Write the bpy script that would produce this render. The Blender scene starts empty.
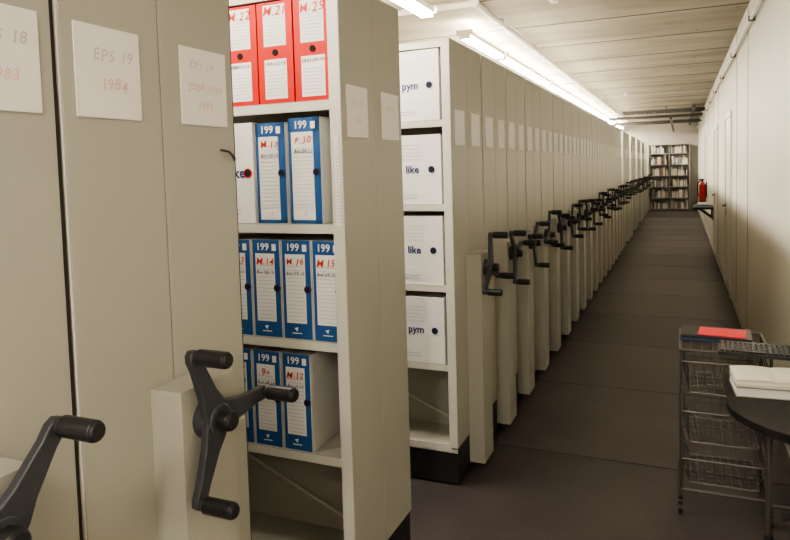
import bpy, math, random
from mathutils import Vector, Matrix, Euler
random.seed(7)
scene=bpy.context.scene
COL=scene.collection

# ------------------------------------------------------------------ materials
def newmat(name, col, rough=0.5, metal=0.0, noise=0.0, nscale=8.0, bump=0.0, bscale=200.0, emis=None, estr=0.0, spec=None):
    m=bpy.data.materials.new(name); m.use_nodes=True
    nt=m.node_tree; b=nt.nodes['Principled BSDF']
    b.inputs['Base Color'].default_value=(*col,1)
    b.inputs['Roughness'].default_value=rough
    b.inputs['Metallic'].default_value=metal
    if spec is not None: b.inputs['Specular IOR Level'].default_value=spec
    if noise>0:
        tc=nt.nodes.new('ShaderNodeTexCoord'); n=nt.nodes.new('ShaderNodeTexNoise')
        n.inputs['Scale'].default_value=nscale; n.inputs['Detail'].default_value=6
        nt.links.new(tc.outputs['Object'],n.inputs['Vector'])
        r=nt.nodes.new('ShaderNodeValToRGB')
        r.color_ramp.elements[0].position=0.3; r.color_ramp.elements[1].position=0.7
        r.color_ramp.elements[0].color=(*[c*(1-noise) for c in col],1)
        r.color_ramp.elements[1].color=(*[min(1,c*(1+noise)) for c in col],1)
        nt.links.new(n.outputs['Fac'],r.inputs['Fac']); nt.links.new(r.outputs['Color'],b.inputs['Base Color'])
    if bump>0:
        tc=nt.nodes.new('ShaderNodeTexCoord'); n=nt.nodes.new('ShaderNodeTexNoise')
        n.inputs['Scale'].default_value=bscale; n.inputs['Detail'].default_value=3
        nt.links.new(tc.outputs['Object'],n.inputs['Vector'])
        bp=nt.nodes.new('ShaderNodeBump'); bp.inputs['Strength'].default_value=bump; bp.inputs['Distance'].default_value=0.002
        nt.links.new(n.outputs['Fac'],bp.inputs['Height']); nt.links.new(bp.outputs['Normal'],b.inputs['Normal'])
    if emis:
        b.inputs['Emission Color'].default_value=(*emis,1); b.inputs['Emission Strength'].default_value=estr
    return m
M={}
M['panel']=newmat('panel_paint',(0.385,0.38,0.33),0.42,noise=0.03,nscale=1.5,bump=0.12,bscale=350)
M['frame']=newmat('frame_paint',(0.64,0.63,0.58),0.4,noise=0.03,nscale=4)
M['inner']=newmat('inner_steel',(0.40,0.39,0.34),0.45,noise=0.04,nscale=3)
M['seam']=newmat('seam_dark',(0.03,0.027,0.025),0.8)
M['seamfloor']=newmat('floor_joint',(0.03,0.024,0.024),0.7)
M['seamlite']=newmat('seam_groove',(0.16,0.15,0.125),0.7)
M['seamceil']=newmat('ceiling_joint',(0.14,0.125,0.10),0.8)
M['black']=newmat('black_plastic',(0.014,0.014,0.016),0.35,bump=0.1,bscale=400)
M['crank']=newmat('crank_cast_grey',(0.040,0.042,0.050),0.42,noise=0.1,nscale=30,bump=0.15,bscale=500)
M['plinth']=newmat('plinth_black',(0.016,0.015,0.015),0.6)
M['card']=newmat('card_white',(0.80,0.785,0.76),0.6,noise=0.02,nscale=5)
M['white']=newmat('board_white',(0.80,0.79,0.78),0.6,noise=0.03,nscale=6)
M['boardside']=newmat('board_side',(0.55,0.54,0.51),0.7,noise=0.05,nscale=10)
M['blue']=newmat('board_blue',(0.018,0.09,0.27),0.5,noise=0.05,nscale=10)
M['navy']=newmat('ink_navy',(0.02,0.035,0.16),0.6)
M['red']=newmat('board_red',(0.58,0.020,0.014),0.5,noise=0.05,nscale=10,spec=.3)
M['inkred']=newmat('ink_red',(0.6,0.05,0.03),0.6)
M['inkpale']=newmat('ink_faded_red',(0.78,0.50,0.45),0.6)
M['inkgrey']=newmat('ink_pencil',(0.56,0.54,0.52),0.6)
M['ink']=newmat('ink_black',(0.04,0.04,0.05),0.6)
M['rule']=newmat('ruled_line',(0.38,0.40,0.46),0.6)
M['hole']=newmat('hole_dark',(0.01,0.01,0.012),0.9)
M['wire']=newmat('wire_steel',(0.14,0.13,0.125),0.35,metal=0.7)
M['wood']=newmat('table_black',(0.012,0.011,0.011),0.45,noise=0.7,nscale=18,spec=.25)
M['pink']=newmat('paper_pink',(0.85,0.07,0.09),0.6)
M['paper']=newmat('paper_sheet',(0.70,0.67,0.57),0.7,noise=0.02)
M['bluecov']=newmat('cover_blue',(0.025,0.05,0.14),0.5)
M['tube']=newmat('lamp_tube',(1,0.95,0.85),0.4,emis=(1.0,0.93,0.80),estr=90.0)
M['fix']=newmat('lamp_housing',(0.85,0.83,0.79),0.4)
M['extred']=newmat('extinguisher_red',(0.35,0.015,0.012),0.3)
M['pipe']=newmat('pipe_grey',(0.10,0.095,0.09),0.5,metal=0.3)
M['door']=newmat('door_paint',(0.56,0.535,0.47),0.4,noise=0.03,nscale=2)
M['bk1']=newmat('book_cream',(0.58,0.53,0.45),0.7); M['bk2']=newmat('book_brown',(0.24,0.16,0.11),0.6)
M['bk3']=newmat('book_white',(0.68,0.66,0.62),0.6); M['bk4']=newmat('book_greyblue',(0.22,0.24,0.27),0.6)
M['endframe']=newmat('bookcase_steel',(0.30,0.29,0.25),0.5)

# ------------------------------------------------------------------ mesh builder
class MB:
    def __init__(s): s.v=[];s.f=[];s.m=[];s.mats=[]
    def mi(s,k):
        if k not in s.mats: s.mats.append(k)
        return s.mats.index(k)
    def raw(s,vs,fs,k,T=None):
        o=len(s.v); i=s.mi(k)
        for p in vs:
            p=Vector(p)
            if T is not None: p=T@p
            s.v.append(tuple(p))
        for q in fs: s.f.append([o+j for j in q]); s.m.append(i)
    def box(s,lo,hi,k,T=None):
        x0,y0,z0=lo;x1,y1,z1=hi
        s.raw([(x0,y0,z0),(x1,y0,z0),(x1,y1,z0),(x0,y1,z0),(x0,y0,z1),(x1,y0,z1),(x1,y1,z1),(x0,y1,z1)],
              [(0,3,2,1),(4,5,6,7),(0,1,5,4),(1,2,6,5),(2,3,7,6),(3,0,4,7)],k,T)
    def cyl(s,p0,p1,r,k,seg=16,r1=None,T=None):
        p0=Vector(p0);p1=Vector(p1);d=(p1-p0).normalized()
        a=d.orthogonal().normalized();b=d.cross(a); r1=r if r1 is None else r1
        vs=[];fs=[]
        for P,R in((p0,r),(p1,r1)):
            for i in range(seg):
                t=2*math.pi*i/seg; vs.append(P+a*math.cos(t)*R+b*math.sin(t)*R)
        for i in range(seg):
            j=(i+1)%seg; fs.append((i,j,seg+j,seg+i))
        fs.append(tuple(range(seg))[::-1]); fs.append(tuple(range(seg,2*seg)))
        s.raw(vs,fs,k,T)
    def prism(s,pts,x0,x1,k,T=None):
        n=len(pts)
        vs=[(x0,a,b) for a,b in pts]+[(x1,a,b) for a,b in pts]
        fs=[(i,(i+1)%n,n+(i+1)%n,n+i) for i in range(n)]+[tuple(range(n))[::-1],tuple(range(n,2*n))]
        s.raw(vs,fs,k,T)
    def prismz(s,pts,z0,z1,k,T=None):
        n=len(pts)
        vs=[(a,b,z0) for a,b in pts]+[(a,b,z1) for a,b in pts]
        fs=[(i,(i+1)%n,n+(i+1)%n,n+i) for i in range(n)]+[tuple(range(n))[::-1],tuple(range(n,2*n))]
        s.raw(vs,fs,k,T)
    def path(s,pts,r,k,seg=8):
        for a,b in zip(pts[:-1],pts[1:]): s.cyl(a,b,r,k,seg)
    def text(s,body,size,k,T,shear=0.0,offset=0.0):
        cu=bpy.data.curves.new('t','FONT'); cu.body=body; cu.size=size; cu.shear=shear; cu.resolution_u=2; cu.offset=offset
        cu.align_x='CENTER'; cu.align_y='CENTER'
        ob=bpy.data.objects.new('t',cu); COL.objects.link(ob)
        bpy.context.view_layer.update()
        dg=bpy.context.evaluated_depsgraph_get()
        me=bpy.data.meshes.new_from_object(ob.evaluated_get(dg))
        s.raw([v.co.copy() for v in me.vertices],[tuple(p.vertices) for p in me.polygons],k,T)
        bpy.data.objects.remove(ob); bpy.data.curves.remove(cu); bpy.data.meshes.remove(me)
    def scrawl(s,body,size,k,T,wob=.12,shear=.25,offset=0.0):
        W={'.':.30,'1':.45,'M':.86,' ':.4,'B':.62,'E':.55,'P':.58,'t':.4}
        ws=[size*W.get(c,.58) for c in body]; x=-sum(ws)/2
        for ch,wd in zip(body,ws):
            if ch!=' ':
                s.text(ch,size*random.uniform(.88,1.1),k,T@Matrix.Translation((x+wd/2,random.uniform(-.08,.08)*size,0))@Matrix.Rotation(random.uniform(-wob,wob),4,'Z'),shear,offset)
            x+=wd
    def mesh(s,name):
        me=bpy.data.meshes.new(name); me.from_pydata(s.v,[],s.f)
        for k in s.mats: me.materials.append(M[k])
        for p,i in zip(me.polygons,s.m): p.material_index=i
        me.update(); return me
def obj(name,me,loc=(0,0,0),rot=(0,0,0),parent=None,bevel=0,smooth=False):
    o=bpy.data.objects.new(name,me); COL.objects.link(o); o.location=loc; o.rotation_euler=rot
    if parent: o.parent=parent
    if bevel:
        b=o.modifiers.new('bevel','BEVEL'); b.width=bevel; b.segments=2; b.limit_method='ANGLE'; b.angle_limit=math.radians(50)
    if smooth:
        for p in me.polygons: p.use_smooth=True
        try: me.set_sharp_from_angle(angle=math.radians(40))
        except Exception: pass
    return o
def TX(x,y,z,rot=0): return Matrix.Translation((x,y,z))@Matrix(((0,0,1,0),(1,0,0,0),(0,1,0,0),(0,0,0,1)))@Matrix.Rotation(rot,4,'Z')
def TY(x,y,z,rot=0): return Matrix.Translation((x,y,z))@Matrix(((1,0,0,0),(0,0,-1,0),(0,1,0,0),(0,0,0,1)))@Matrix.Rotation(rot,4,'Z')

A=-1.02
WR=0.55; WL=-3.3; Y0=-2.6; Y1=24.3; CZ=2.95; TOP=2.23
LEV=[0.21,0.62,1.02,1.425,1.84]

# ------------------------------------------------------------------ room shell
def shell(name,lo,hi,mat):
    b=MB(); M['_']=mat; b.box(lo,hi,'_'); return obj(name,b.mesh(name))
def tex(mat):
    nt=mat.node_tree; return nt,nt.nodes['Principled BSDF']
mf=newmat('floor_linoleum',(0.1,0.09,0.09),0.5)
nt,b=tex(mf)
tc=nt.nodes.new('ShaderNodeTexCoord')
n1=nt.nodes.new('ShaderNodeTexNoise'); n1.inputs['Scale'].default_value=1.1; n1.inputs['Detail'].default_value=9; n1.inputs['Roughness'].default_value=.6
n2=nt.nodes.new('ShaderNodeTexNoise'); n2.inputs['Scale'].default_value=90; n2.inputs['Detail'].default_value=4
nt.links.new(tc.outputs['Object'],n1.inputs['Vector']); nt.links.new(tc.outputs['Object'],n2.inputs['Vector'])
r=nt.nodes.new('ShaderNodeValToRGB'); r.color_ramp.elements[0].position=.32; r.color_ramp.elements[1].position=.72
r.color_ramp.elements[0].color=(0.052,0.042,0.044,1); r.color_ramp.elements[1].color=(0.125,0.104,0.105,1)
nt.links.new(n1.outputs['Fac'],r.inputs['Fac'])
# alternate sheets of floor covering have slightly different tones
sx=nt.nodes.new('ShaderNodeSeparateXYZ'); nt.links.new(tc.outputs['Object'],sx.inputs['Vector'])
ma=nt.nodes.new('ShaderNodeMath'); ma.operation='DIVIDE'; ma.inputs[1].default_value=1.22
mb=nt.nodes.new('ShaderNodeMath'); mb.operation='SUBTRACT'; mb.inputs[1].default_value=1.2
nt.links.new(sx.outputs['Y'],mb.inputs[0]); nt.links.new(mb.outputs[0],ma.inputs[0])
fl=nt.nodes.new('ShaderNodeMath'); fl.operation='FLOOR'; nt.links.new(ma.outputs[0],fl.inputs[0])
wn=nt.nodes.new('ShaderNodeTexWhiteNoise'); wn.noise_dimensions='1D'; nt.links.new(fl.outputs[0],wn.inputs['W'])
mr=nt.nodes.new('ShaderNodeMapRange'); mr.inputs['To Min'].default_value=.78; mr.inputs['To Max'].default_value=1.15
nt.links.new(wn.outputs['Value'],mr.inputs['Value'])
m0=nt.nodes.new('ShaderNodeMixRGB'); m0.blend_type='MULTIPLY'; m0.inputs['Fac'].default_value=1
nt.links.new(r.outputs['Color'],m0.inputs['Color1']); nt.links.new(mr.outputs['Result'],m0.inputs['Color2'])
mx=nt.nodes.new('ShaderNodeMixRGB'); mx.blend_type='MULTIPLY'; mx.inputs['Fac'].default_value=0.5
nt.links.new(m0.outputs['Color'],mx.inputs['Color1']); nt.links.new(n2.outputs['Fac'],mx.inputs['Color2'])
nt.links.new(mx.outputs['Color'],b.inputs['Base Color'])
rr=nt.nodes.new('ShaderNodeMapRange'); rr.inputs['To Min'].default_value=.34; rr.inputs['To Max'].default_value=.58
nt.links.new(n1.outputs['Fac'],rr.inputs['Value']); nt.links.new(rr.outputs['Result'],b.inputs['Roughness'])
b.inputs['Specular IOR Level'].default_value=.4
shell('floor',(WL,Y0,-.1),(WR,Y1,0),mf)
mc=newmat('ceiling_concrete',(0.5,0.47,0.4),0.8)
nt,b=tex(mc)
tc=nt.nodes.new('ShaderNodeTexCoord')
n1=nt.nodes.new('ShaderNodeTexNoise'); n1.inputs['Scale'].default_value=2.2; n1.inputs['Detail'].default_value=9
mp=nt.nodes.new('ShaderNodeMapping'); mp.inputs['Scale'].default_value=(0.35,1,1)
nt.links.new(tc.outputs['Object'],mp.inputs['Vector']); nt.links.new(mp.outputs['Vector'],n1.inputs['Vector'])
r=nt.nodes.new('ShaderNodeValToRGB'); r.color_ramp.elements[0].position=.3; r.color_ramp.elements[1].position=.7
r.color_ramp.elements[0].color=(0.27,0.24,0.185,1); r.color_ramp.elements[1].color=(0.46,0.425,0.355,1)
nt.links.new(n1.outputs['Fac'],r.inputs['Fac'])
v=nt.nodes.new('ShaderNodeTexVoronoi'); v.inputs['Scale'].default_value=4
nt.links.new(tc.outputs['Object'],v.inputs['Vector'])
r2=nt.nodes.new('ShaderNodeValToRGB'); r2.color_ramp.elements[0].position=.07; r2.color_ramp.elements[1].position=.10
r2.color_ramp.elements[0].color=(.35,.35,.35,1)
nt.links.new(v.outputs['Distance'],r2.inputs['Fac'])
mx=nt.nodes.new('ShaderNodeMixRGB'); mx.blend_type='MULTIPLY'; mx.inputs['Fac'].default_value=.7
nt.links.new(r.outputs['Color'],mx.inputs['Color1']); nt.links.new(r2.outputs['Color'],mx.inputs['Color2'])
nt.links.new(mx.outputs['Color'],b.inputs['Base Color'])
shell('ceiling',(WL,Y0,CZ),(WR,Y1,CZ+.1),mc)
mw=newmat('wall_paint',(0.56,0.53,0.465),0.55,noise=0.06,nscale=0.8,bump=0.1,bscale=120)
shell('wall_right',(WR,Y0,0),(WR+.1,Y1,CZ),mw)
shell('wall_left',(WL-.1,Y0,0),(WL,Y1,CZ),mw)
shell('wall_far',(WL,Y1,0),(WR,Y1+.1,CZ),mw)
shell('wall_near',(WL,Y0-.1,0),(WR,Y0,CZ),mw)
b=MB()
yy=Y0+.7
while yy<Y1:
    b.box((WL,yy,CZ-.004),(WR,yy+.02,CZ),'seamceil'); yy+=1.2
obj('trim_1',b.mesh('trim_ceiling_joints'))
b=MB()
yy=1.2
while yy<Y1:
    b.box((A+.02,yy,0.0),(WR,yy+.007,0.001),'seamfloor'); yy+=1.22
obj('trim_2',b.mesh('trim_floor_joints'))
b=MB()
for yy in (3.9,6.6,7.85,11.5,13.0,15.5,18):
    b.box((WR-.003,yy,0),(WR,yy+.012,CZ),'seamlite')
obj('trim_3',b.mesh('trim_wall_joints'))
b=MB(); b.box((WR-.012,Y0,0),(WR,Y1,0.09),'inner'); obj('baseboard_right',b.mesh('baseboard_right'))

# ------------------------------------------------------------------ cranks
def crank_mesh(angs,R=0.168):
    b=MB(); x0,x1=0.022,0.040
    for a in angs:
        a=math.radians(a); d=Vector((math.cos(a),math.sin(a))); n=Vector((-d.y,d.x))
        prof=[(-.01,.036),(.03,.033),(.065,.023),(R-.03,.0155),(R-.005,.0165),(R+.009,.011),(R+.014,0)]
        L=[d*t+n*w for t,w in prof]; Rr=[d*t-n*w for t,w in prof[:-1]][::-1]
        b.prism([(p.x,p.y) for p in L+Rr],x0,x1,'crank')
        c=d*R
        b.cyl((x1-.004,c.x,c.y),(x1+.010,c.x,c.y),.0125,'crank',16)
        b.cyl((x1+.008,c.x,c.y),(x1+.078,c.x,c.y),.0175,'black',20)
        b.cyl((x1+.078,c.x,c.y),(x1+.083,c.x,c.y),.0175,'black',20,r1=.013)
    b.cyl((0,0,0),(.030,0,0),.043,'crank',24)
    b.cyl((.022,0,0),(.044,0,0),.040,'crank',24,r1=.034)
    b.cyl((.044,0,0),(.07,0,0),.022,'black',20)
    b.cyl((.07,0,0),(.075,0,0),.022,'black',20,r1=.017)
    return b.mesh('crank_handle')
CR=crank_mesh((118,6,250))
# ------------------------------------------------------------------ shelving unit
UW=0.535; UX0=-3.05; BP=.08
def unit_mesh(W,box=True):
    b=MB(); h=W/2
    for s0,s1 in((-h,-.0015),(.0015,h)):
        b.box((A-.035,s0,.2),(A,s1,TOP),'panel')
    b.box((A-.036,-h+.004,.19),(A-.006,h-.004,TOP-.004),'seamlite')
    b.box((A-.045,-h-.001,.2),(A-.034,h+.001,TOP-.01),'frame')
    b.box((UX0,-h,.2),(UX0+.035,h,TOP),'panel')
    b.box((UX0+.03,-.006,.2),(A-.04,.006,TOP-.03),'inner')
    for z in LEV+[TOP-.005]:
        b.box((UX0+.035,-h+.004,z-.004),(A-.045,h-.004,z),'inner')
        for s in(-1,1):
            y0=s*(h-.004); y1=s*(h-.02)
            b.box((UX0+.035,min(y0,y1),z-.034),(A-.045,max(y0,y1),z-.001),'frame')
    for xm in(-2.05,):
        for s in(-1,1):
            y0=s*(h-.002);y1=s*(h-.04)
            b.box((xm-.02,min(y0,y1),.2),(xm+.02,max(y0,y1),TOP-.01),'frame')
    for s in(-1,1):
        b.cyl((A-.06,s*.02,.23),(A-.9,s*.02,.58),.006,'frame',8)
    b.box((UX0,-h+.01,.012),(A-.004,h-.01,.2),'plinth')
    b.box((UX0+.0,-h+.006,.17),(A-.006,h-.006,.202),'frame')
    b.box((A-.03,h,.25),(A-.008,h+.014,TOP-.03),'plinth')
    b.box((A-.040,-h-.0025,.2),(A-.002,-h,TOP-.004),'frame')
    if box:
        b.box((A-.002,-.072,.05),(A+BP,.100,1.155),'panel')
    for yy,ww in((-.14,.16),(.14,.16)):
        b.box((A+.0005,yy-ww/2,1.715),(A+.004,yy+ww/2,1.89),'card')
    return b.mesh('mobile_shelving_unit')
UM=unit_mesh(UW); UMF=unit_mesh(.505,box=False); UMN=unit_mesh(.495)
def unit(yc,me,rot=None,name='mobile_shelving_unit',dy=0):
    o=obj(name,me,(0,yc,0),bevel=.003)
    if rot is not None:
        obj('crank_handle',CR,(A+BP,dy,1.08),(math.radians(rot),0,0),parent=o,bevel=.0025 if yc<7 else 0,smooth=True)
    return o
uA=unit(.60,UMN,46,dy=.02); uB=unit(1.112,UMN,-4,dy=.0); uC=unit(2.19,UMF,None)
yc=3.07+UW/2; i=0; first=None
rots=[-30,10,40,75,20,55,100,5,33,70,15,90,48,28,60,110,12]
while yc<13.0:
    u=unit(yc,UM,rots[i%len(rots)]); first=first or u
    yc+=UW+.022+random.uniform(0,.018); i+=1
gy=yc+.45
grp2=[]
while gy<23.4:
    unit(gy,UM,rots[(i*3)%len(rots)]); grp2.append(gy); i+=1
    gy+=UW+(.03 if i%3 else .62)
def scribble(u,rows):
    b=MB()
    for (txt,size,k,y,z) in rows: b.scrawl(txt,size,k,TX(A+.0048,y,z),.12,.2)
    obj('card_writing',b.mesh('card_writing'),parent=u)
scribble(uA,[('EPS 18',.030,'inkgrey',.15,1.84),('1983',.026,'inkpale',.15,1.775)])
scribble(uB,[('EPS 19',.032,'inkgrey',-.13,1.835),('1984',.030,'inkpale',-.13,1.78),
             ('EPS 19',.027,'inkgrey',.13,1.85),('2004 1984',.025,'inkpale',.14,1.80),('1985',.025,'inkpale',.14,1.76)])
scribble(uC,[('EPS 20',.026,'inkgrey',-.14,1.83),('1986',.026,'inkpale',-.14,1.77),('EPS 21',.026,'inkgrey',.14,1.83)])
b=MB(); b.path([(A+.002,.19,1.66),(A+.02,.20,1.655),(A+.024,.215,1.64),(A+.012,.23,1.635),(A+.004,.232,1.65)],.003,'crank')
obj('hook',b.mesh('hook'),parent=uB)
b=MB(); b.box((A-.030,-.2572,1.42),(A-.012,-.2552,1.72),'card')
for k in range(26):
    z=1.43+k*.011
    b.box((A-.028+random.random()*.004,-.2576,z),(A-.018+random.random()*.005,-.2572,z+.004),'inkgrey')
obj('height_tape',b.mesh('height_tape'),parent=uC)
b=MB(); b.box((A-.02,.246,1.1),(A-.004,.258,1.75),'seam'); obj('brush_seal',b.mesh('brush_seal'),parent=uA)

# ------------------------------------------------------------------ box files
def boxfile(name,style,x0,w,z,y,h=.35,d=.25,yaw=0,head='199',t1='M.14',t2='Bot.co.19'):
    b=MB()
    body={'red':'red','blue':'boardside','white':'white','light':'white'}[style]
    b.box((0,0,0),(w,d,h),body)
    e=.0012
    def q(xa,za,xb,zb,k,l=1): b.box((xa,-e*l,za),(xb,-e*(l-1)+.0001,zb),k)
    if style=='red':
        for za,zb in((.015,.150),(.195,.335)):
            q(.026,za,w-.026,zb,'white')
            for k in range(8):
                zz=za+.012+k*.0115
                q(.034,zz,w-.034,zz+.001,'rule',2)
        b.scrawl(t1,.042,'inkred',TY(w/2,-.0028,.31),.1,.2,.0002)
        b.scrawl(t2,.017,'ink',TY(w/2,-.0028,.135),.1,.2,.0002)
        b.cyl((w/2,-.003,.173),(w/2,.001,.173),.011,'hole',16)
    elif style in('blue','light'):
        if style=='blue':
            q(.004,0,w-.004,h,'blue'); la,lb=.016,w-.024
        else:
            q(0,0,.010,h,'blue'); q(w-.026,0,w,h,'blue'); q(0,h-.05,w,h,'blue'); q(0,0,w,.012,'blue'); la,lb=.012,w-.028
        q(la,.055,lb,h-.048,'white',2)
        for k in range(15):
            zz=.065+k*.0135
            q(la+.005,zz,lb-.005,zz+.0011,'rule',3)
        b.text(head,.036,'white',TY(w*.40,-.0028,h-.025),0,.0008)
        q(w*.72,h-.038,w*.86,h-.014,'white',2)
        b.scrawl(t1,.034,'inkred',TY(w*.46,-.0044,h-.076),.12,.2,.0002)
        b.scrawl(t2,.0165,'ink',TY(w*.47,-.0044,h-.115),.12,.2,.0002)
        b.cyl((w-.016,-.004,.175),(w-.016,.001,.175),.014,'navy',20)
        b.cyl((w-.016,-.0048,.175),(w-.016,.001,.175),.010,'hole',20)
        b.cyl((w*.45,-.003,.035),(w*.45,0,.035),.009,'white',3)
        q(w*.30,.018,w*.62,.021,'white',2)
    else:
        for k in range(5): q(.02,h-.05-k*.018,w*.6,h-.049-k*.018,'rule')
        b.text(t1,.052,'navy',TY(w*.40,-.0018,h*.50),0,.0012)
        q(.02,.03,w*.5,.032,'rule');q(.02,.045,w*.5,.047,'rule')
        b.cyl((w*.80,-.003,h*.5),(w*.80,.001,h*.5),.017,'navy' if w>.2 else 'red',20)
        b.cyl((w*.80,-.0036,h*.5),(w*.80,.001,h*.5),.013,'hole',20)
    b.box((-.0008,.004,h-.006),(w+.0008,d-.004,h-.0045),'rule')
    b.box((w-.0001,.02,.004),(w+.0006,.0215,h-.008),'rule')
    return obj(name,b.mesh(name),(x0,y,z+.0008),(0,0,yaw),bevel=.0012)
yC=2.19-.2525+.012
x=-1.640
for t,t2 in (('M.20','1871.10.12'),('M.22','1881.11.13'),('M.21','1891.12.13'),('M.25','1892.04.16')):
    boxfile('red_box_file','red',x,.142,LEV[4],yC,.345,.22,random.uniform(-.015,.015),t1=t,t2=t2); x+=.147
boxfile('white_box_file','white',-1.505,.118,LEV[3],yC,.355,.22,.03,t1='like')
boxfile('box_file','light',-1.370,.118,LEV[3],yC,.35,.22,0.02,t1='M.17',t2='Bot.10.12')
boxfile('box_file','light',-1.232,.125,LEV[3],yC-.005,.36,.22,-.03,t1='P.30',t2='Bot.09.13')
x=-1.530
for t,t2 in (('M.13','Bot.07.12'),('M.14','Bot.08.19'),('M.16','Bot.09.12'),('M.15','Bot.09.13')):
    boxfile('box_file','blue',x,.119,LEV[2],yC,.345,.22,random.uniform(-.02,.02),t1=t,t2=t2); x+=.1235
x=-1.665
for t,t2 in (('M.10','Bot.05.12'),('M.11','Bot.07.16'),('9+','Bot.08.18'),('M.12','Bot.11.12')):
    boxfile('box_file','blue',x,.117,LEV[1],yC,.345,.22,random.uniform(-.02,.02),t1=t,t2=t2); x+=.1225
yD=first.location.y-UW/2+.014
for l,t in((4,'pym'),(3,'like'),(2,'like'),(1,'pym')):
    boxfile('archive_box','white',-1.335,.255,LEV[l],yD,.345 if l>1 else .335,.22,random.uniform(-.05,.0),t1=t)
    boxfile('archive_box','white',-1.62,.255,LEV[l],yD,.345 if l>1 else .335,.22,random.uniform(-.02,.0),t1=t)
prev=None
for g in grp2:
    if prev is None or g-prev>.8:
        b=MB()
        for z in LEV:
            x=-1.9
            while x<-1.12:
                w=random.uniform(.02,.05);h=random.uniform(.2,.31)
                b.box((x,0,z+.001),(x+w-.001,.2,z+h),random.choice(['bk1','bk2','bk3','bk3','bk4'])); x+=w
        obj('shelved_books',b.mesh('shelved_books'),(0,g-UW/2+.01,0))
    prev=g
# ------------------------------------------------------------------ far bookshelf
b=MB(); bx0,bx1=-.98,.30; by=23.9
for z in(.05,.42,.79,1.16,1.53,1.9,2.2): b.box((bx0,by,z-.025),(bx1,by+.32,z),'endframe')
for xx in(bx0,-.34,bx1-.03): b.box((xx,by,0),(xx+.03,by+.32,2.2),'endframe')
b.box((bx0,by+.3,0),(bx1,by+.32,2.2),'endframe')
bc=obj('bookcase',b.mesh('bookcase'))
b=MB()
for z in(.05,.42,.79,1.16,1.53,1.9):
    x=bx0+.035
    while x<bx1-.09:
        w=random.uniform(.02,.06);h=random.uniform(.17,.3)
        if not(-.41<x<-.30) and random.random()>.12: b.box((x,by+.04,z+.001),(x+w-.001,by+.25,z+h),random.choice(['bk1','bk2','bk3','bk4','bk1']))
        x+=w
obj('books',b.mesh('books'),parent=bc)
# ------------------------------------------------------------------ doors on right wall
def door(name,y0,y1,h):
    b=MB(); x=WR-.0015
    b.box((x-.02,y0-.05,0.002),(x,y0,h+.05),'frame'); b.box((x-.02,y1,0.002),(x,y1+.05,h+.05),'frame'); b.box((x-.02,y0,h),(x,y1,h+.05),'frame')
    b.box((x-.008,y0+.004,.01),(x,y1-.004,h-.004),'door')
    b.box((x-.009,y0,.002),(x-.001,y0+.005,h),'seam'); b.box((x-.009,y1-.005,0.002),(x-.001,y1,h),'seam')
    yh=y1-.09
    b.cyl((x-.008,yh,1.03),(x-.016,yh,1.03),.025,'crank',16)
    b.cyl((x-.01,yh,1.03),(x-.055,yh,1.03),.009,'crank',12); b.cyl((x-.05,yh,1.03),(x-.05,yh-.12,1.03),.009,'crank',12)
    b.box((x-.012,yh-.018,.9),(x-.008,yh+.018,.99),'crank')
    obj(name,b.mesh(name))
door('door_1',8.55,9.5,2.12); door('door_2',11.6,12.5,2.12); door('door_3',16.6,17.5,2.12)
# ------------------------------------------------------------------ fire extinguisher
b=MB(); ex,ey=WR-.09,16.2
b.cyl((ex,ey,.72),(ex,ey,1.08),.07,'extred',24); b.cyl((ex,ey,1.08),(ex,ey,1.14),.07,'extred',24,r1=.03)
b.cyl((ex,ey,1.14),(ex,ey,1.19),.02,'black',12); b.box((ex-.08,ey-.015,1.18),(ex+.03,ey+.015,1.21),'black')
b.path([(ex-.02,ey,1.17),(ex-.09,ey,1.14),(ex-.1,ey,1.0),(ex-.085,ey,.82)],.012,'black')
b.cyl((ex,ey,.70),(ex,ey,.72),.06,'black',24); b.box((WR-.02,ey-.03,.8),(WR-.001,ey+.03,1.15),'black')
b.box((ex,ey-.02,1.02),(WR-.001,ey+.02,1.05),'black')
obj('fire_extinguisher',b.mesh('fire_extinguisher'),smooth=True)
b=MB()
b.box((.22,12.8,.76),(.545,13.7,.79),'wood')
for y_ in(12.95,13.55):
    b.prism([(0,0),(.02,0),(.02,.2),(0,.2)],0,.02,'crank',Matrix.Translation((.525,y_,.56)))
    b.cyl((.30,y_+.01,.76),(.535,y_+.01,.58),.012,'crank',8); b.box((.26,y_,.745),(.54,y_+.02,.76),'crank')
obj('wall_desk',b.mesh('wall_desk'))
b=MB(); b.box((0,0,0),(.22,.30,.03),'bk4'); b.box((.02,.02,.03),(.2,.28,.05),'bk3'); obj('document_stack',b.mesh('document_stack'),(.28,13.1,.791))
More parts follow.
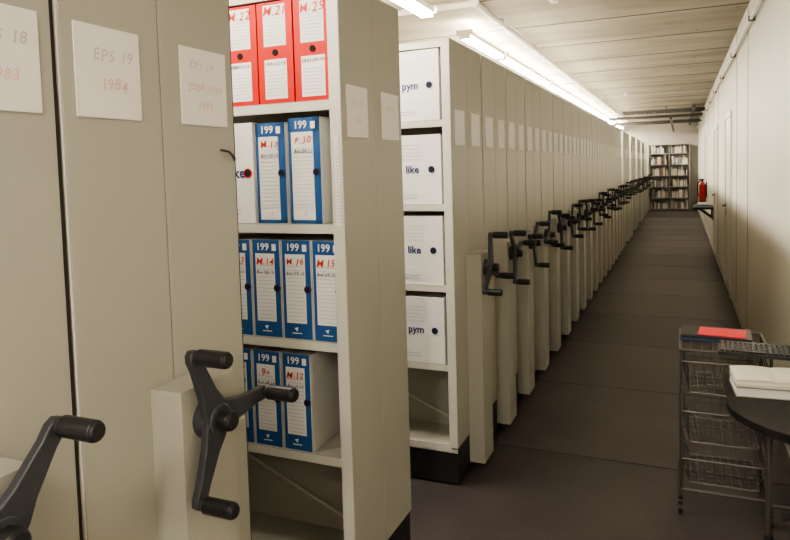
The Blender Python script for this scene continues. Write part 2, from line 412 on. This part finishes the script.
# ------------------------------------------------------------------ wire trolley
TH=.755
def trolley():
    b=MB(); X0,X1,Y_0,Y_1=.0,.36,3.2,3.6; H=TH
    corners=[(X0,Y_0),(X1,Y_0),(X1,Y_1),(X0,Y_1)]
    for (x,y) in corners:
        b.cyl((x,y,.06),(x,y,H),.0065,'wire',12)
        b.cyl((x,y,.045),(x,y,.075),.011,'black',12)
        b.box((x-.011,y-.02,.03),(x-.008,y+.015,.062),'wire'); b.box((x+.008,y-.02,.03),(x+.011,y+.015,.062),'wire')
        b.box((x-.011,y-.02,.058),(x+.011,y+.015,.063),'wire')
        b.cyl((x-.0075,y-.008,.026),(x+.0075,y-.008,.026),.025,'black',20)
        b.cyl((x-.013,y-.008,.026),(x+.013,y-.008,.026),.005,'wire',10)
    for zt in(H,.11):
        c=[Vector((x,y,zt)) for x,y in corners]
        for i in range(4): b.cyl(c[i],c[(i+1)%4],.006,'wire',10)
    for zt,dep in((.70,.15),(.47,.15),(.25,.12)):
        def ring(z,ins): return [Vector((X0+ins,Y_0+ins,z)),Vector((X1-ins,Y_0+ins,z)),Vector((X1-ins,Y_1-ins,z)),Vector((X0+ins,Y_1-ins,z))]
        T=ring(zt,.006);B=ring(zt-dep,.04)
        for i in range(4):
            b.cyl(T[i],T[(i+1)%4],.0042,'wire',8); b.cyl(B[i],B[(i+1)%4],.0035,'wire',8)
            Mi=[T[k].lerp(B[k],.5) for k in range(4)]
            b.cyl(Mi[i],Mi[(i+1)%4],.0022,'wire',6)
            n=8
            for k in range(n+1):
                t=k/n
                b.cyl(T[i].lerp(T[(i+1)%4],t),B[i].lerp(B[(i+1)%4],t),.0020,'wire',6)
        n=8
        for k in range(1,n):
            t=k/n
            b.cyl(B[0].lerp(B[1],t),B[3].lerp(B[2],t),.0018,'wire',6)
            b.cyl(B[0].lerp(B[3],t),B[1].lerp(B[2],t),.0018,'wire',6)
    for k in range(1,8):
        t=k/8; x=X0+(X1-X0)*t; b.cyl((x,Y_0,H),(x,Y_1,H),.003,'wire',6)
    return obj('wire_trolley',b.mesh('wire_trolley'),smooth=True)
trolley()
b=MB(); b.box((0,0,0),(.30,.22,.022),'black'); b.box((-.001,-.003,0),(.301,.0,.012),'bluecov'); b.box((.004,.004,.022),(.296,.216,.024),'black')
obj('black_binder',b.mesh('black_binder'),(.0,3.345,TH+.008),(0,0,-.05),bevel=.002)
b=MB(); b.box((0,0,0),(.20,.15,.004),'pink'); b.box((.008,.008,.004),(.192,.142,.006),'pink'); obj('pink_notepad',b.mesh('pink_notepad'),(.075,3.37,TH+.033),(0,0,-.10))
b=MB(); w,d=.38,.19
b.box((0,0,0),(w,d,.014),'black'); b.box((0,d-.03,.014),(w,d,.02),'black')
for r_ in range(6):
    for c_ in range(18):
        if r_==0 and 4<=c_<=8: continue
        xk=.008+c_*.0203; yk=.008+r_*.0245
        b.box((xk,yk,.014),(xk+.0168,yk+.0205,.022),'black')
b.box((.008+4*.0203,.008,.014),(.008+9*.0203-.003,.0285,.022),'black')
obj('computer_keyboard',b.mesh('computer_keyboard'),(.150,3.135,TH+.0075),(0,0,-.06),bevel=.0015)
def side_table():
    b=MB(); zt=.655; x0,x1=.165,.545; ya,yb=2.50,3.16
    pts=[(x1,yb),(x0+.03,yb)]
    cy_=2.86; n=24
    for k in range(n+1):
        a=math.pi+math.pi/2*k/n
        pts.append((x1+(x1-x0)*math.cos(a),cy_+(cy_-ya)*math.sin(a)))
    b.prismz(pts,zt-.028,zt,'wood')
    b.prismz([(x1-(x1-p[0])*.93,cy_+(p[1]-cy_)*.93) for p in pts],zt-.045,zt-.028,'crank')
    for x,y in((.34,3.08),(.50,3.08),(.50,2.66),):
        b.cyl((x,y,.0),(x,y,zt-.04),.012,'wire',14); b.cyl((x,y,0),(x,y,.02),.017,'black',14)
    b.cyl((.34,3.08,.15),(.50,3.08,.15),.008,'wire',10)
    return obj('side_table',b.mesh('side_table'),bevel=.002)
side_table()
b=MB()
b.box((0,0,0),(.31,.215,.003),'endframe'); b.box((.004,.004,.003),(.306,.211,.036),'card'); b.box((0,0,.036),(.31,.215,.039),'endframe')
z=.0395
for k in range(5):
    ox,oy=random.uniform(-.004,.004),random.uniform(-.004,.004)
    b.box((ox,oy,z),(ox+.30,oy+.20,z+.0045),'card' if k%2 else 'paper'); z+=.0052
n=10
for s in(0,1):
    top=[]
    for k in range(n+1):
        t=k/n; xx=.15*(1-t) if s==0 else .15+.15*t
        top.append((xx,z+.008*math.sin(math.pi*min(1,t*1.0+.02))**.6*(1-.45*t)+.002))
    vs=[];fs=[]
    for xx,zz in top: vs+=[(xx,.0,z),(xx,.2,z),(xx,.0,zz),(xx,.2,zz)]
    for k in range(n):
        o=4*k; fs+=[(o,o+4,o+6,o+2),(o+1,o+3,o+7,o+5),(o+2,o+6,o+7,o+3),(o,o+1,o+5,o+4)]
    fs+=[(4*n,4*n+1,4*n+3,4*n+2)]
    b.raw(vs,fs,'paper')
obj('notebook_stack',b.mesh('notebook_stack'),(.205,2.915,.656),(0,0,.06))

# ------------------------------------------------------------------ lighting fixtures
LC=(1.0,0.905,0.765)
def lamp(x,y,L=1.2,P=38,up=20,z=CZ-.09):
    b=MB()
    b.box((-.05,-L/2,-.05),(.05,L/2,-.01),'fix'); b.box((-.075,-L/2-.02,-.056),(.075,-L/2,-.005),'fix'); b.box((-.075,L/2,-.056),(.075,L/2+.02,-.005),'fix')
    for sx in(-.035,.035): b.cyl((sx,-L/2,-.07),(sx,L/2,-.07),.014,'tube',14)
    for s in(-1,1):
        b.box((-.05,s*L/2-.012,-.085),(.05,s*L/2+.012,-.05),'fix')
        b.cyl((0,s*L*.35,-.01),(0,s*L*.35,.089),.006,'fix',8)
    o=obj('ceiling_lamp',b.mesh('ceiling_lamp'),(x,y,z))
    ld=bpy.data.lights.new('lamp_light','AREA'); ld.shape='RECTANGLE'; ld.size=.12; ld.size_y=L; ld.energy=P; ld.color=LC
    lo=bpy.data.objects.new('lamp_light',ld); COL.objects.link(lo); lo.parent=o; lo.location=(0,0,-.095)
    if up:
        ld=bpy.data.lights.new('added_uplight','AREA'); ld.shape='RECTANGLE'; ld.size=.08; ld.size_y=L; ld.energy=up; ld.color=LC  # extra upward light, added to brighten the ceiling around the tubes
        lo=bpy.data.objects.new('added_uplight',ld); COL.objects.link(lo); lo.parent=o; lo.location=(0,0,-.006); lo.rotation_euler=(math.pi,0,0)
LX=-1.8
for y in(-1.2,.7,2.6,4.3): lamp(LX,y,P=62,up=14)
y=6.5
while y<23.5:
    lamp(LX,y,P=66 if y<17 else 85,L=1.25,up=22); y+=1.38
lamp(-.25,-1.3,P=62,up=6)  # unseen lamp behind the camera, added to light the end panels from the front
b=MB(); b.cyl((-3.28,5.18,CZ-.04),(-1.50,5.18,CZ-.04),.026,'fix',12); b.cyl((-1.50,5.18,CZ-.04),(-1.50,23.8,CZ-.04),.026,'fix',12)
b.cyl((-1.50,5.155,CZ-.04),(-1.50,5.205,CZ-.04),.036,'fix',12)
yy=6
while yy<23: b.box((-1.53,yy,CZ-.07),(-1.47,yy+.03,CZ-.001),'fix'); yy+=1.5
obj('cable_trunking',b.mesh('cable_trunking'))
b=MB(); b.cyl((0,0,-.03),(0,0,0),.05,'fix',24); b.cyl((0,0,-.05),(0,0,-.03),.03,'fix',24,r1=.045)
me=b.mesh('smoke_detector')
obj('smoke_detector',me,(-.92,5.45,CZ)); obj('smoke_detector',me,(-.95,13.5,CZ))
b=MB(); b.path([(WR-.03,Y0+.1,2.72),(WR-.03,24,2.72)],.014,'fix')
for y in range(-2,24,2): b.box((WR-.05,y,2.70),(WR-.001,y+.03,2.74),'pipe')
obj('wall_conduit',b.mesh('wall_conduit'))
b=MB()
for yy in(17.2,17.6): b.box((-1.3,yy,CZ-.14),(WR-.01,yy+.02,CZ-.08),'pipe')
x=-1.25
while x<WR-.05: b.box((x,17.2,CZ-.13),(x+.03,17.6,CZ-.12),'pipe'); x+=.22
for x in(-1.1,-.3,.4): b.cyl((x,17.21,CZ-.1),(x,17.21,CZ-.001),.008,'pipe',6)
for k,yy in enumerate((18.6,19.8,21.4)):
    b.cyl((-2.6,yy,CZ-.16-.07*(k%2)),(WR-.01,yy,CZ-.16-.07*(k%2)),.04,'pipe',14)
b.cyl((.3,16.5,CZ-.09),(.3,24.2,CZ-.09),.045,'pipe',14); b.cyl((-.2,17.2,CZ-.30),(-.2,24.2,CZ-.30),.03,'pipe',14)
obj('ceiling_pipes',b.mesh('ceiling_pipes'))

w=bpy.data.worlds.new('World'); scene.world=w; w.use_nodes=True
w.node_tree.nodes['Background'].inputs[0].default_value=(1,.9,.78,1); w.node_tree.nodes['Background'].inputs[1].default_value=.02
try: scene.view_settings.look='AgX - Medium High Contrast'
except Exception as e: print(e)

# ------------------------------------------------------------------ camera
f=660.;cx,cy=395.,210.
V1=Vector((680-cx,-(162-cy),-f)).normalized(); hd=Vector((1,0.028,0))
up=hd.cross(V1).normalized()
if up.y<0: up=-up
X=V1.cross(up).normalized()
C2W=Matrix((X,V1,up))
cam=bpy.data.cameras.new('camera'); co=bpy.data.objects.new('camera',cam); COL.objects.link(co)
cam.sensor_width=36; cam.sensor_fit='HORIZONTAL'; cam.lens=f/790*36; cam.shift_y=-60/790; cam.clip_start=.02
co.matrix_world=Matrix.Translation((0,0,1.6))@C2W.to_4x4()
scene.camera=co
